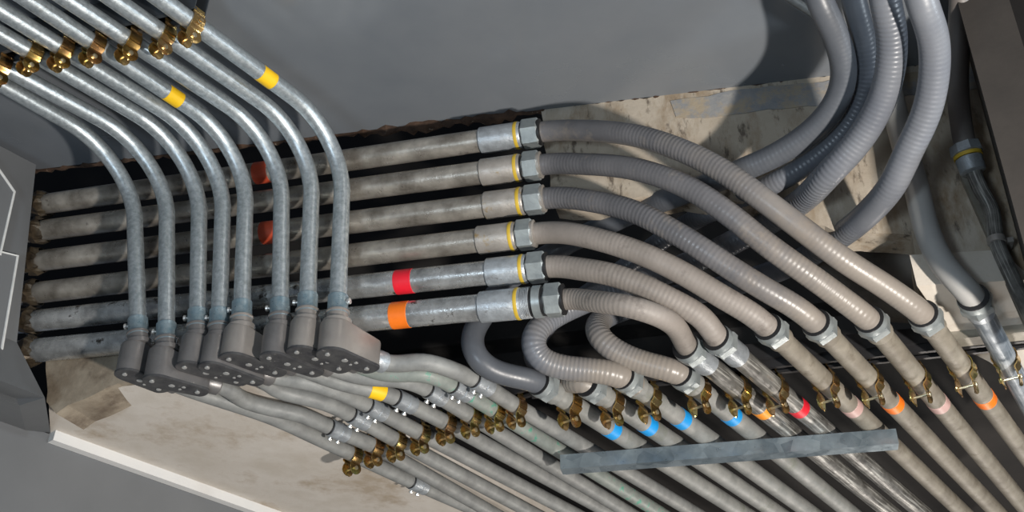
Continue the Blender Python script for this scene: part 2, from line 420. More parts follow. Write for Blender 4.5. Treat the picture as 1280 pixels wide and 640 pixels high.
# rusty broken edge where ceiling and face meet
def rust_edge():
    mb = MB(); n = 150; ring = []
    a = on(CEIL, 44, 214, .0); b = on(CEIL, 1212, 76, .0)
    for i in range(n + 1):
        t = i / n; c = a.lerp(b, t); px = project(c)[0]
        r = .003 + .006 * random.random()
        if 455 < px < 640: r = .006 + .013 * random.random()
        if px > 900: r *= .7
        c = c + nf * random.uniform(-.004, .004)
        ring.append([c + (nf * math.cos(th) * 1.2 + nc * math.sin(th)) * r * random.uniform(.7, 1.2) for th in [k * math.pi / 4 for k in range(8)]])
    v = [q for g_ in ring for q in g_]; f = []
    for i in range(n):
        for k in range(8): k2 = (k + 1) % 8; f.append((i * 8 + k, i * 8 + k2, (i + 1) * 8 + k2, (i + 1) * 8 + k))
    mb.add(v, f); return mb.build('trim_rusted_edge', M['rust'])
structure(rust_edge())

# ------------------------------------------------------------------ six old pipes along the back face, with couplings and nuts
PIPE_R = .030
six = [  # left px, right px (end of coupling), sleeve start x, ring x, nut x0, nut x1, tape, materials, label bits
    ((50, 256), (677, 165), 601, 647, 653, 676, (327, 217, 'brick'), 'old_pipe', 'sleeve', 'topmost of the six thick pipes along the back wall, red tape near its middle'),
    ((46, 289), (677, 206), 602, 647, 654, 676, None, 'old_pipe', 'sleeve_brown', 'second thick pipe from the top along the back wall, brown stained and without tape'),
    ((42, 327), (681, 248), 606, 650, 656, 680, (335, 293, 'brick'), 'old_pipe', 'sleeve_brown', 'third thick pipe from the top along the back wall, brick red tape behind the bends'),
    ((38, 367), (669, 292), 597, 641, 646, 668, None, 'old_pipe', 'sleeve_brown', 'fourth thick pipe from the top along the back wall, with the shortest brown coupling'),
    ((36, 402), (685, 333), 609, 654, 660, 684, (503, 352, 'red'), 'bright_pipe', 'sleeve', 'fifth thick pipe from the top along the back wall, silvery with bright red tape'),
    ((36, 439), (706, 374), 601, 648, 683, 705, (503, 388, 'orange'), 'bright_pipe', 'sleeve', 'lowest thick pipe along the back wall, silvery with orange tape and threaded end'),
]
SIX_END = []
for (l, r_, sx, rx, n0, n1, tape, mt, sm, lab) in six:
    a = on(FACE, *l, .035); b = on(FACE, *r_, .075)
    d = (b - a).normalized()
    a2 = a - d * .04
    full = resample([a2, b + d * .02], .02)
    def S(x):
        best = min(range(401), key=lambda i: abs(project(a2.lerp(b, i / 400))[0] - x)); return (b - a2).length * best / 400
    pe = S(sx) + .01
    t = empty('thick_pipe', a, lab, 'pipe', 'thick pipes along the back wall')
    r6 = PIPE_R * (1.07 if 'lowest' in lab else 1.0)
    tube('pipe_length', sub(full, 0, pe), r6, M[mt], t, 24)
    s0, s1, s2, s3, s4 = S(sx), S(rx - 3), S(rx), S(n0), S(n1)
    mb = MB(); mb.lathe(a2, d, [(s0, r6 * 1.08), (s0 + .003, r6 * 1.17), (s2 + .006, r6 * 1.17), (s2 + .010, r6 * 1.1)], 28); mb.build('coupling', M[sm], t)
    mb = MB(); mb.lathe(a2, d, [(s1 + .002, r6 * 1.19), (s1 + .004, r6 * 1.205), (s2 + .001, r6 * 1.205), (s2 + .003, r6 * 1.19)], 28); mb.build('yellow_ring', M['yring'], t)
    if 'lowest' in lab:
        prof = [(s2 + .004, r6 * 1.05)]
        q = s2 + .008
        while q < S(665): prof += [(q, r6 * 1.17), (q + .002, r6 * 1.10)]; q += .004
        mb = MB(); mb.lathe(a2, d, prof, 28); mb.build('thread', M['sleeve'], t)
        mb = MB(); mb.lathe(a2, d, [(S(668), r6 * 1.0), (S(669), r6 * 1.2), (S(678), r6 * 1.2), (S(679), r6 * 1.0)], 28); mb.build('locknut', M['nut'], t)
        mb = MB(); mb.lathe(a2, d, [(S(664), r6 * .98), (S(690), r6 * .98)], 24); mb.build('gasket', M['black'], t)
    mb = MB(); mb.lathe(a2, d, [(s2 + .008, r6 * 1.08), (s3 + .002, r6 * 1.08)], 24); mb.build('gasket', M['black'], t)
    mb = MB(); mb.lathe(a2, d, [(s3, r6 * 1.18), (s3 + .004, r6 * 1.30), (s4 - .004, r6 * 1.30), (s4, r6 * 1.16)], 6, .5)
    o = mb.build('hex_nut', M['nut'], t, smooth=False)
    mb = MB(); mb.lathe(a2, d, [(s4 - .004, r6 * 1.14), (s4 + .003, r6 * 1.15), (s4 + .005, r6 * 1.0)], 24); mb.build('sealing_ring', M['sleeve_brown'] if sm == 'sleeve_brown' else M['black'], t)
    if tape:
        s = locate(full, tape[0], tape[1]); k = .022
        tube('tape_band', sub(full, s - k, s + k), r6 * 1.025, M[tape[2]], t, 24)
    # crumpled foil collar where the pipe leaves the wall
    mb = MB(); v = []; f = []; n = 22
    for ring_, (off_, rr) in enumerate([(-.012, .036), (.012, .042), (.032, .034)]):
        for k in range(n):
            th = 2 * math.pi * k / n
            u_ = Vector((0, 0, 1)); w_ = d.cross(u_).normalized()
            rad = rr * random.uniform(.86, 1.10)
            v.append(a + d * (off_ + random.uniform(-.006, .006)) + (u_ * math.cos(th) + w_ * math.sin(th)) * rad)
    for i in range(2):
        for k in range(n): k2 = (k + 1) % n; f.append((i * n + k, i * n + k2, (i + 1) * n + k2, (i + 1) * n + k))
    mb.add(v, f); mb.build('foil_collar', M['mesh'], t, smooth=False)
    SIX_END.append((a2 + d * s4, d, r6))

# ------------------------------------------------------------------ eight zinc conduits: under the ceiling, round the bend, down the face
OFF = .155
zinc = [  # ceiling px, corner px, bottom px (top of the fitting), radius of bend, ears
    ((0, 104), (166, 191), (173, 418)),
    ((26, 95), (209, 196), (208, 425)),
    ((0, 42), (250, 196), (247, 408)),
    ((0, 12), (281, 190), (274, 408)),
    ((47, 7), (309, 178), (302, 398)),
    ((101, 10), (353, 182), (350, 396)),
    ((227, 58), (392, 171), (384, 389)),
    ((258, 41), (430, 169), (422, 391)),
]
znames = ['leftmost', 'second from the left', 'third from the left', 'fourth from the left', 'fifth from the left', 'sixth from the left', 'seventh from the left', 'rightmost and outermost']
ZP = []; ZB = []
for i, (q, p, bt) in enumerate(zinc):
    off = OFF
    P = min((on(FACE, p[0], 150 + .5 * k, off) for k in range(120)), key=lambda c: abs((c - CEIL[1]).dot(CEIL[0]) - .125)); Bm = on(FACE, *bt, off)
    dr = (P - CEIL[1]).dot(CEIL[0])
    Q = on(CEIL, *q, dr)
    dirq = (Q - P).normalized()
    start = Q + dirq * next((k * .05 for k in range(1, 30) if min(project(Q + dirq * k * .05)) < -40), 1.1) + dirq * .3
    path = resample(fillet([start, P, Bm], .19 if i > 3 else .21, 22), .012)
    tp = {4: (216, 118, 'yellow'), 7: (329, 100, 'yellow')}.get(i)
    lab = f'galvanised bent conduit, {znames[i]} of the eight' + (', with yellow tape' if tp else '')
    loc = Bm
    t = empty('bent_conduit', loc, lab, 'conduit', 'bent galvanised conduits')
    tube('conduit_length', path, .0207, M['zinc'], t, 20)
    if tp:
        s = locate(path, tp[0], tp[1]); tube('tape_band', sub(path, s - .021, s + .021), .0214, M['yellow'], t, 20)
    ax = (Bm - P).normalized()
    mb = MB(); mb.lathe(Bm, ax, [(-.045, .0222), (-.043, .0245), (-.004, .0245), (-.002, .026), (.006, .026)], 24); cp = mb.build('connector', M['zinc_blue'], t)
    sd = (-D2 * (1 if i < 7 else -1)).normalized() * 1 + nf * .2; sd.normalize()
    mb = MB(); mb.lathe(Bm - ax * .024 + sd * .022, sd, [(0, .004), (.006, .004), (.0065, .0075), (.012, .0075), (.0135, .005)], 10); mb.build('set_screw', M['screw'], cp)
    ZP.append(path); ZB.append((Bm, ax, dr))

# ------------------------------------------------------------------ cast conduit bodies under the bends
H = .112
bodies = [((205, 480), (175, 478)), ((255, 493), (201, 480)), ((305, 480), (241, 462)), ((325, 478), (269, 460)), ((352, 466), (297, 450)), ((395, 467), (343, 449)), ((430, 463), (379, 443)), ((464, 460), (418, 443))]
names_b = ['leftmost', 'second from the left, with a tapering side', 'third from the left', 'fourth and narrowest, between two wider ones', 'fifth from the left', 'sixth from the left', 'seventh from the left', 'rightmost, its flat side in full view']
OUT = []
for i, ((Bm, ax, dr), (farpx, nearpx)) in enumerate(zip(ZB, bodies)):
    zb = Bm.z - H
    hp = (Vector((0, 0, 1)), Vector((0, 0, zb)))
    c0 = Vector((Bm.x, Bm.y, zb)) + ax * 0; n_px = project(c0)
    shift = (farpx[0] - nearpx[0], farpx[1] - nearpx[1])
    c1 = on(hp, n_px[0] + shift[0], n_px[1] + shift[1])
    dd = (c1 - c0); dd.z = 0; Ln = min(dd.length, .135); dd.normalize()
    if i == 0: dd = D1.copy(); dd.z = 0; dd.normalize(); Ln = .10
    wd = dd.cross(Vector((0, 0, 1))).normalized()
    rw = [.035, .036, .033, .031, .037, .034, .036, .038][i]
    t = empty('conduit_body', c0, f'cast grey conduit body below a bent conduit, {names_b[i]}', 'conduit body', 'cast conduit bodies')
    TOPS = [.62, .5, .55, .5, .6, .5, .6, .8]
    def outline(r, Lx, n=10, x0=0):
        pts = []
        for k in range(n + 1): th = math.pi / 2 + math.pi * k / n; pts.append((x0 + r * math.cos(th), r * math.sin(th)))
        rr = r * .72
        for k in range(n + 1): th = -math.pi / 2 + math.pi * k / n; pts.append((x0 + Lx + rr * .55 * math.cos(th), rr * math.sin(th)))
        return pts
    mb = MB(); lv = []
    def hgt(x):
        q = (x - rw * .55) / max(Ln - rw * .2, .02)
        return H * .74 if q < 0 else TOPS[i] * H + (.050 - TOPS[i] * H) * min(q, 1) if i < 7 else H * .8 - .022 * min(q, 1)
    for (zf, ins) in [(0, .0), (.92, .0), (.98, .0022), (1.0, .006)]:
        o_ = outline(rw - ins, Ln)
        lv.append([c0 + dd * x + wd * y + Vector((0, 0, .006 + (hgt(x) - .006) * zf)) for x, y in o_])
    n = len(lv[0]); v = [p for l in lv for p in l]; f = []
    for a in range(3):
        for k in range(n): k2 = (k + 1) % n; f.append((a * n + k, a * n + k2, (a + 1) * n + k2, (a + 1) * n + k))
    f.append(tuple(3 * n + k for k in range(n))); f.append(tuple(reversed(range(n))))
    mb.add(v, f); mb.build('housing', M['body_light'] if i in (7, 6, 4) else M['body'], t)
    up = -ax
    mb = MB(); mb.lathe(Bm - up * .035, up, [(0, rw * .9), (.012, rw * .9), (.0145, .0255), (.031, .0255), (.033, .0285), (.037, .0285), (.038, .0245)], 24); mb.build('inlet_hub', M['body_light'] if i in (7, 6, 4) else M['body'], t)
    oc = c0 + dd * (Ln + rw * .2) + Vector((0, 0, .031))
    mb = MB(); mb.lathe(oc, dd, [(0, .023), (.012, .0262), (.030, .0262), (.033, .0235)], 22); mb.build('outlet_hub', M['sleeve'] if i == 7 else M['body'], t)
    # gasketed cover plate with screws, facing down
    mb = MB(); lv = []
    for (z_, ins) in [(.006, -.002), (.001, -.002), (.0, .0)]:
        lv.append([c0 + dd * x + wd * y + Vector((0, 0, z_)) for x, y in outline(rw - ins, Ln)])
    v = [p for l in lv for p in l]; f = [tuple(reversed([2 * n + k for k in range(n)]))]
    for a in range(2):
        for k in range(n): k2 = (k + 1) % n; f.append((a * n + k, a * n + k2, (a + 1) * n + k2, (a + 1) * n + k))
    mb.add(v, f); cv = mb.build('cover_plate', M['cover'], t)
    for xs in (-rw * .45, Ln * .86 + .004):
        mb = MB(); mb.lathe(c0 + dd * xs + Vector((0, 0, .001)), Vector((0, 0, -1)), [(0, .0062), (.0035, .0062), (.005, .004)], 10); mb.build('screw', M['screw'], cv)
    mb = MB()
    for xs, ys, rr in ((Ln * .30, 0, .008), (Ln * .55, .008, .005), (Ln * .52, -.009, .004)):
        mb.lathe(c0 + dd * xs + wd * ys + Vector((0, 0, .001)), Vector((0, 0, -1)), [(0, rr), (.002, rr), (.0028, rr * .6)], 8)
    mb.build('embossing', M['screw'], cv)
    OUT.append((oc + dd * .02, dd))

# ------------------------------------------------------------------ eight dull conduits from the bodies, along the sloping soffit
DR = .040
low = [
    [(340, 521), (392, 545), (437, 566), (510, 600), (560, 622)],
    [(302, 500), (340, 511), (377, 518), (407, 532), (472, 559), (600, 632)],
    [(340, 487), (374, 495), (407, 503), (437, 517), (484, 544), (585, 598)],
    [(370, 474), (407, 484), (435, 494), (457, 505), (521, 539), (680, 622)],
    [(427, 479), (472, 488), (499, 499), (555, 527), (761, 640)],
    [(450, 472), (497, 473), (521, 479), (537, 488), (584, 517), (716, 598)],
    [(470, 466), (500, 468), (523, 465), (542, 469), (561, 479), (615, 511), (707, 568)],
    [(497, 457), (525, 450), (542, 454), (570, 464), (589, 472), (641, 505), (733, 560)],
]
coup = [(523, 606), (421, 540), (447, 525), (470, 512), (507, 504), (542, 493), (573, 487), (599, 482)]
desc = ['lowest, straight past its cover to the plaster edge', 'second from the bottom', 'third from the bottom', 'fourth from the bottom', 'fifth from the bottom, with yellow tape', 'sixth from the bottom', 'seventh from the bottom, with faint green stencilling', 'topmost, rising from the rightmost conduit body']
LP = []
for i, pts in enumerate(low):
    oc, dd = OUT[i]
    w3 = [on(SOFF, x, y, DR) for x, y in pts]
    e = (w3[-1] - w3[-2]).normalized(); e = (e + S1 * 1.0).normalized()
    w3 = [oc, oc + dd * .035] + w3
    # straight from the last two points on
    cur = catmull(w3[:-1], 12) + [w3[-1]]
    e = (w3[-1] - w3[-2]).normalized()
    Le = next(k * .1 for k in range(1, 40) if project(w3[-1] + e * k * .1)[1] > 700 or k == 39)
    cur += [w3[-1] + e * Le]
    path = resample(smooth_path(resample(cur, .02), 5), .015)
    t = empty('dull_conduit', oc, f'dull grey conduit leaving the cast bodies, {desc[i]}', 'conduit', 'dull conduits on the left rack')
    tube('conduit_length', path, .0212, M['green_conduit'] if i == 6 else M['grey_conduit'], t, 18)
    s = locate(path, *coup[i])
    c, d = point(path, s)
    mb = MB(); mb.lathe(c - d * .030, d, [(0, .0216), (.001, .0238), (.027, .0238), (.028, .0228), (.031, .0228), (.032, .0238), (.058, .0238), (.060, .0216)], 22)
    cp = mb.build('set_screw_coupling', M['sleeve'], t)
    mb = MB(); mb.lathe(c - d * .036, d, [(0, .0214), (.001, .0224), (.005, .0224), (.006, .0214)], 22); mb.build('coupling_lip', M['black'], cp)
    sd = (Vector((0, 0, -1)) - D2 * .75).normalized(); sd = (sd - d * sd.dot(d)).normalized()
    for q in (-.013, .014):
        mb = MB(); mb.lathe(c + d * q + sd * .021, sd, [(0, .004), (.005, .004), (.0055, .0068), (.010, .0068), (.0115, .0045)], 10); mb.build('set_screw', M['screw'], cp)
    if i == 4:
        s = locate(path, 474, 488); tube('tape_band', sub(path, s - .018, s + .018), .0222, M['yellow'], t, 20)
    LP.append(path)

# ------------------------------------------------------------------ rack pipes at lower right
RR = .0252; DRR = .050
rack = [
    ((679, 482), (927, 640), (765, 534), 'blue', 'rack_pipe', 'with blue tape, leftmost on the right rack'),
    ((739, 484), (970, 640), (810, 530), 'blue', 'rack_pipe', 'with blue tape, second from the left on the right rack'),
    ((784, 475), (1012, 640), (851, 524), 'blue', 'rack_pipe', 'with blue tape, third from the left on the right rack'),
    ((855, 471), (1062, 640), (913, 518), 'blue', 'rack_pipe', 'with blue tape, rightmost of the four blue-taped ones'),
    ((862, 437), (1112, 640), (953, 509), 'amber', 'dirty_pipe', 'dark and scuffed, with amber tape'),
    ((900, 426), (1152, 640), (998, 506), 'red', 'dirty_pipe', 'dark and streaked, with bright red tape'),
    ((964, 413), (1203, 640), (1063, 509), 'pink', 'dusty_pipe', 'beige, with faded pink tape just above the front channel end'),
    ((1024, 408), (1246, 640), (1116, 503), 'orange', 'dusty_pipe', 'beige, with orange tape beside the open channel end'),
    ((1090, 404), (1282, 635), (1173, 501), 'pink', 'dusty_pipe', 'beige, with pale pink tape right of the front channel'),
    ((1157, 397), (1282, 567), (1227, 498), 'orange', 'dusty_pipe', 'beige and red-smeared, with orange tape at the far right'),
    ((1219, 377), (1282, 496), None, None, 'steel_streak', 'silvery streaked steel without tape at the far right'),
]
RK = []
SLV = ['rack_pipe', 'rack_pipe', 'rack_pipe', 'rack_pipe', 'sleeve', 'sleeve', 'dusty_pipe', 'dusty_pipe', 'dusty_pipe', 'dusty_pipe', 'sleeve']
for i, (a, b, tp, tm, mt, lab) in enumerate(rack):
    pa, pb = on(SOFF, *a, DRR), on(SOFF, *b, DRR)
    d = (pb - pa).normalized()
    Lr = next(k * .1 for k in range(8, 46) if project(pa + d * k * .1)[1] > 700 or project(pa + d * k * .1)[0] > 1320 or k == 45)
    path = resample([pa, pa + d * Lr], .06)
    t = empty('rack_pipe', pa, f'thick pipe {lab}', 'pipe', 'thick pipes on the right rack')
    tube('pipe_length', path, RR, M[mt], t, 22)
    if tp:
        fine = resample([pa, pa + d * 1.2], .01); s = locate(fine, *tp)
        tube('tape_band', [point(fine, s - .017)[0], point(fine, s + .017)[0]], RR * 1.03, M[tm], t, 24)
    ln = .085 if i in (4, 5) else .05
    mb = MB(); mb.lathe(pa, d, [(.012, RR * 1.05), (.014, RR * 1.19), (ln, RR * 1.19), (ln + .003, RR * 1.04)], 26); mb.build('coupling', M[SLV[i]], t)
    RK.append((pa, d, path))

# ------------------------------------------------------------------ flexible hoses
def hose(pts, bulge=0.0, tail=None, head=None):
    """pts (x, y, distance or None); distances between given ones follow smoothly along the run"""
    P = [list(p) for p in pts]; n = len(P)
    L = [0]
    for a, b in zip(P, P[1:]): L.append(L[-1] + math.hypot(a[0] - b[0], a[1] - b[1]))
    known = [i for i in range(n) if P[i][2] is not None]
    for a, b in zip(known, known[1:]):
        for i in range(a + 1, b):
            t = (L[i] - L[a]) / (L[b] - L[a]); P[i][2] = P[a][2] + (P[b][2] - P[a][2]) * t - bulge * math.sin(math.pi * t)
    w3 = [at(*p) for p in P]
    if head: w3 = head + w3
    if tail: w3 = w3 + tail
    return resample(smooth_path(resample(catmull(w3, 14), .012), 10), .006)
def comp_nut(parent, c, d, r, mat_='nut', k=1.0):
    """gland nut at c, its open end looking along -d"""
    mb = MB(); mb.lathe(c, d, [(-.020 * k, r * 1.04), (-.0195 * k, r * 1.22), (-.014 * k, r * 1.28), (-.002, r * 1.28), (.0, r * 1.22)], 24); o = mb.build('gland_ring', M[mat_], parent)
    mb = MB(); mb.lathe(c, d, [(-.001, r * 1.33), (.004, r * 1.39), (.022, r * 1.39), (.027, r * 1.2)], 6, .3); mb.build('hex_nut', M[mat_], o, smooth=False)
    mb = MB(); mb.lathe(c, d, [(-.0235 * k, r * 1.02), (-.022 * k, r * 1.22), (-.019 * k, r * 1.22)], 24); mb.build('gasket', M['black'], o)
    return o
HR = .0268
F = [
    ([(727, 163), (765, 165), (802, 171), (860, 191), (909, 217), (960, 254), (1010, 292), (1057, 327), (1105, 357), (1136, 374)], 9, .17, 'hose', 'outermost of the six arching from the wall couplings', 0),
    ([(727, 205), (765, 207), (802, 213), (860, 234), (909, 266), (960, 307), (1016, 347), (1053, 374), (1076, 390)], 8, .14, 'hose', 'second from the outside of the six arching from the wall couplings', 1),
    ([(709, 247), (765, 256), (802, 268), (860, 300), (910, 333), (960, 364), (997, 385), (1014, 397)], 7, .10, 'hose', 'third from the outside of the six arching from the wall couplings', 2),
    ([(709, 291), (765, 304), (810, 320), (860, 345), (911, 376), (940, 392), (956, 403)], 6, .06, 'hose_dusty', 'fourth from the outside of the six arching hoses, its ribs showing', 3),
    ([(709, 334), (765, 343), (810, 360), (855, 383), (880, 397), (893, 412)], 5, .05, 'hose_dusty', 'fifth from outside of six arching ones, ending at the red-taped pipe', 4),
    ([(735, 376), (784, 382), (817, 392), (840, 403), (850, 414), (857, 426)], 4, .11, 'hose_dusty', 'shortest of the six arching ones, ending at the amber-taped pipe', 5),
]
for pts, rk, bl_, mt, lab, se in F:
    e, d, r6 = SIX_END[se]; pa, pd, _ = RK[rk]
    d0, d1 = depth(e + d * .03), depth(pa - pd * .03)
    P = [(*project(e + d * .03), d0)] + [(x, y, None) for x, y in pts[:-1]] + [(*project(pa - pd * .02), d1)]
    path = hose(P, bl_, head=[e - d * .02], tail=[pa + pd * .03])
    t = empty('flexible_hose', pa, f'flexible hose, {lab}', 'flexible hose', 'six arching flexible hoses')
    rr = HR * (1.0 if rk > 4 else .93)
    tube('hose_length', path, rr, M[mt], t, 24)
    comp_nut(t, pa, pd, HR)

# four wide hoses dropping from the ceiling, passing behind the arching ones and looping back to the blue-taped pipes
G = [
    ([(960, -150, 2.10), (1000, -70, 2.16), (1024, 0, 2.17), (1045, 45, None), (1056, 90, None), (1045, 130, None), (1013, 166, None), (970, 194, None), (929, 212, 2.43), (880, 232, 2.47), (800, 262, 2.62), (700, 310, 2.76), (630, 355, 2.72), (606, 392, 2.60), (590, 418, 2.54), (593, 444, 2.50), (612, 462, 2.50), (640, 470, None), (664, 477, None)], 0, 'hose_dark', 'smooth dark wide hose, leftmost of the four dropping from the ceiling', 1.0),
    ([(1040, -150, 2.12), (1055, -70, 2.17), (1067, 0, 2.20), (1080, 49, None), (1084, 100, None), (1066, 150, None), (1030, 189, None), (985, 220, 2.42), (930, 246, 2.51), (850, 285, 2.72), (760, 350, 2.80), (690, 400, 2.80), (664, 440, 2.76), (682, 466, 2.68), (715, 479, None), (728, 482, None)], 1, 'hose_cool', 'wide hose second from the left of four from the ceiling, half hidden between neighbours', .92),
    ([(1085, -150, 1.98), (1098, -70, 2.03), (1106, 0, 2.06), (1115, 40, None), (1114, 82, None), (1102, 127, None), (1072, 178, None), (1035, 218, 2.28), (1004, 250, 2.40), (940, 290, 2.56), (860, 330, 2.62), (770, 362, 2.62), (712, 385, 2.60), (682, 402, 2.56), (664, 424, 2.52), (672, 448, None), (706, 460, None), (745, 463, None), (770, 468, None)], 2, 'hose_cool', 'pale ribbed wide hose, third from the left of the four dropping from the ceiling', 1.08),
    ([(1120, -150, 1.90), (1138, -70, 1.95), (1151, 0, 1.97), (1167, 45, None), (1168, 94, None), (1158, 142, None), (1134, 192, None), (1118, 228, 2.20), (1084, 268, 2.31), (1046, 298, 2.43), (980, 335, 2.60), (900, 360, 2.68), (820, 375, 2.72), (775, 388, 2.70), (747, 404, 2.60), (750, 424, 2.53), (776, 443, None), (812, 456, None), (838, 464, None)], 3, 'hose_cool', 'ribbed wide hose, rightmost of the four dropping from the ceiling', 1.05),
]
for pts, rk, mt, lab, kk in G:
    pa, pd, _ = RK[rk]
    P = list(pts); P[-1] = (*project(pa - pd * .03), depth(pa - pd * .03))
    path = hose(P, 0.0, tail=[pa + pd * .03])
    t = empty('dropping_hose', pa, f'{lab}', 'flexible hose', 'four wide hoses from the ceiling')
    LT = arclen(path)[-1]
    tube('hose_length', path, .0282 * kk, M[mt], t, 24)
    comp_nut(t, pa, pd, HR)

# pale hose to the steel pipe at far right
pa, pd, _ = RK[10]
path = hose([(1085, -60, 2.43), (1098, 20, 2.44), (1110, 100, 2.44), (1124, 160, 2.42), (1147, 240, None), (1159, 290, None), (1180, 333, None), (*project(pa - pd * .03), depth(pa - pd * .03))], 0.02, tail=[pa + pd * .03])
t = empty('pale_hose', pa, 'pale smooth flexible hose coming down to the silvery steel pipe at the far right', 'flexible hose')
tube('hose_length', path, HR * 1.02, M['hose_pale'], t, 24)
comp_nut(t, pa, pd, HR)

# dark hose at the right edge with its connector, then a thin conduit down the plaster
cpt = on(FACE, 1207, 186, .07); cdn = on(FACE, 1219, 222, .055)
cd_ = (cdn - cpt).normalized()
path = hose([(1200, -120, 2.22), (1201, -20, 2.25), (1198, 56, 2.28), (1197, 112, 2.31), (1202, 160, None), (*project(cpt), depth(cpt))], 0, tail=[cpt + cd_ * .03])
t = empty('slim_hose', cpt, 'slim dark brown hose dropping straight at the top right, ending in a ribbed connector', 'flexible hose')
tube('hose_length', path, .0235, M['hose_brown'], t, 22)
mb = MB(); mb.lathe(cpt - cd_ * .01, cd_, [(0, .026), (.001, .034), (.022, .036), (.024, .031)], 8, .2); mb.build('hex_nut', M['sleeve'], t, smooth=False)
mb = MB(); mb.lathe(cpt + cd_ * .014, cd_, [(0, .031), (.008, .031)], 22); mb.build('yellow_ring', M['yring'], t)
mb = MB(); mb.lathe(cpt + cd_ * .022, cd_, [(0, .025), (.002, .029), (.034, .028), (.037, .024)], 22); mb.build('ferrule', M['sleeve'], t)
th = [on(FACE, 1216, 212, .055), on(FACE, 1226, 238, .05), on(FACE, 1240, 262, .04), on(FACE, 1245, 300, .04), on(FACE, 1262, 340, .04), on(FACE, 1300, 418, .04)]
path = resample(smooth_path(resample(catmull(th, 10), .01), 4), .012)
t = empty('slim_conduit', th[0], 'slim dark metal conduit running diagonally down the plaster at the right edge', 'conduit')
tube('conduit_length', path, .0165, M['dirty_pipe'], t, 16)
s = locate(path, 1247, 300); c, d = point(path, s)
mb = MB(); mb.lathe(c - d * .008, d, [(0, .017), (.001, .0195), (.015, .0195), (.016, .017)], 18)
mb.box(c, d, d.cross(nf).normalized(), nf, -.006, .006, -.034, -.016, -.036, .0); mb.build('wall_clip', M['sleeve_brown'], t)
g0, g1 = on(FACE, 1203, 222, .0), on(FACE, 1300, 440, .0)
gd = (g1 - g0).normalized(); gs = gd.cross(nf).normalized()
mb = MB(); mb.box(g0, gd, gs, nf, 0, (g1 - g0).length, -.006, .006, -.01, .016); tag(mb.build('guide_rail', M['strut_brown'], smooth=False), 'narrow brown rail fixed diagonally to the plaster beside the slim conduit', 'rail')
# thin conduit on the ceiling at the top
c0, c1 = on(CEIL, 960, -20, .02), on(CEIL, 1030, 26, .02)
tag(tube('thin_conduit', [c0, c1 + (c1 - c0) * .2], .010, M['grey_conduit']), 'thin grey conduit lying on the ceiling behind the dropping hoses', 'conduit')

# ------------------------------------------------------------------ strut channels
def channel(name, a, b, open_dir, mat_, label, cat='strut channel', wd=.041, ht=.041, group=None):
    ax = (b - a).normalized(); u = (open_dir - ax * open_dir.dot(ax)).normalized(); w_ = ax.cross(u)
    t_ = .003; h = ht / 2; k = wd / 2; lip = .009; lh = .007
    prof = [(-k, -h), (k, -h), (k, h), (k - lip, h), (k - lip, h - lh), (k - lip + t_, h - lh), (k - lip + t_, h - t_), (k - t_, h - t_), (k - t_, -h + t_),
            (-k + t_, -h + t_), (-k + t_, h - t_), (-k + lip - t_, h - t_), (-k + lip - t_, h - lh), (-k + lip, h - lh), (-k + lip, h), (-k, h)]
    n = len(prof); v = [a + w_ * x + u * y for x, y in prof] + [b + w_ * x + u * y for x, y in prof]
    f = [(i, (i + 1) % n, n + (i + 1) % n, n + i) for i in range(n)]
    caps = [[0, 1, 8, 9], [1, 2, 7, 8], [2, 3, 6, 7], [3, 4, 5, 6], [0, 9, 10, 15], [15, 10, 11, 14], [14, 11, 12, 13]]
    f += [tuple(reversed(q)) for q in caps] + [tuple(x + n for x in q) for q in caps]
    o = link(name, v, f, mat_, smooth=False)
    tag(o, label, cat, group); return o
sd = (ns * .10)
SD = DRR + RR + .0225
a_, b_ = on(SOFF, 702, 581, SD), on(SOFF, 1121, 549, SD)
channel('strut_channel', a_, b_, -ns, M['strut'], 'galvanised steel channel crossing in front of the rack pipes at lower right')
def frac(path, x, y): s = locate(path, x, y); return point(path, s)
clampR = [(712, 503), (763, 500), (810, 494), (873, 486), (924, 486), (970, 482), (1031, 477), (1087, 472), (1149, 467), (1203, 459), (1259, 447)]
clampL = [(441, 570), (469, 558), (497, 548), (526, 538), (556, 529), (590, 519), (620, 511), (647, 504)]
clampT = [None, (2, 76), (38, 66), (80, 61), (119, 54), (161, 50), (203, 43), (243, 30)]
def cpts(paths, cl): 
    out = []
    for p, c in zip(paths, cl):
        if c is None: out.append(None); continue
        fine = resample(p, .01) ; out.append(frac(fine, *c))
    return out
CR = cpts([k[2] for k in RK], clampR); CL = cpts(LP, clampL); CT = cpts(ZP, clampT)
upS = -ns
def strut_over(cl, up, r, ext0, ext1, name, mt, label, group=None, ht=.041):
    a, b = cl[0][0], cl[-1][0]; d = (b - a).normalized()
    hi = max((p - a).dot(up) - 0 for p, _ in cl)
    return channel(name, a - d * ext0 + up * (r + ht / 2 + .001), b + d * ext1 + up * (r + ht / 2 + .001), -up, mt, label, ht=ht)
strut_over(CR, upS, RR + .003, .10, .5, 'support_channel', M['strut_dark'], 'black channel above the clamps of the right rack, behind the thick pipes')
strut_over(CL, upS, .024, .05, .06, 'support_channel', M['strut_dark'], 'short dark channel above the clamps of the left rack')
CTx = [c for c in CT if c]
strut_over(CTx, -nc, .024, .6, .012, 'support_channel', M['strut_grey'], 'dark channel above the upper row of clamps at the top left', ht=.088)
structure(slab('ceiling_patch', [on(SOFF, x, y) for x, y in [(1146, 357), (1296, 349), (1330, 420), (1330, 560), (1262, 470), (1236, 452), (1196, 432), (1176, 400)]], -ns * .08, M['plaster_clean']))
structure(slab('wall_shelf', [on(FACE, x, y, -.20) for x, y in [(1000, 262), (1160, 262), (1176, 400), (1060, 392), (1020, 330)]], -nf * .03, M['shelf']))
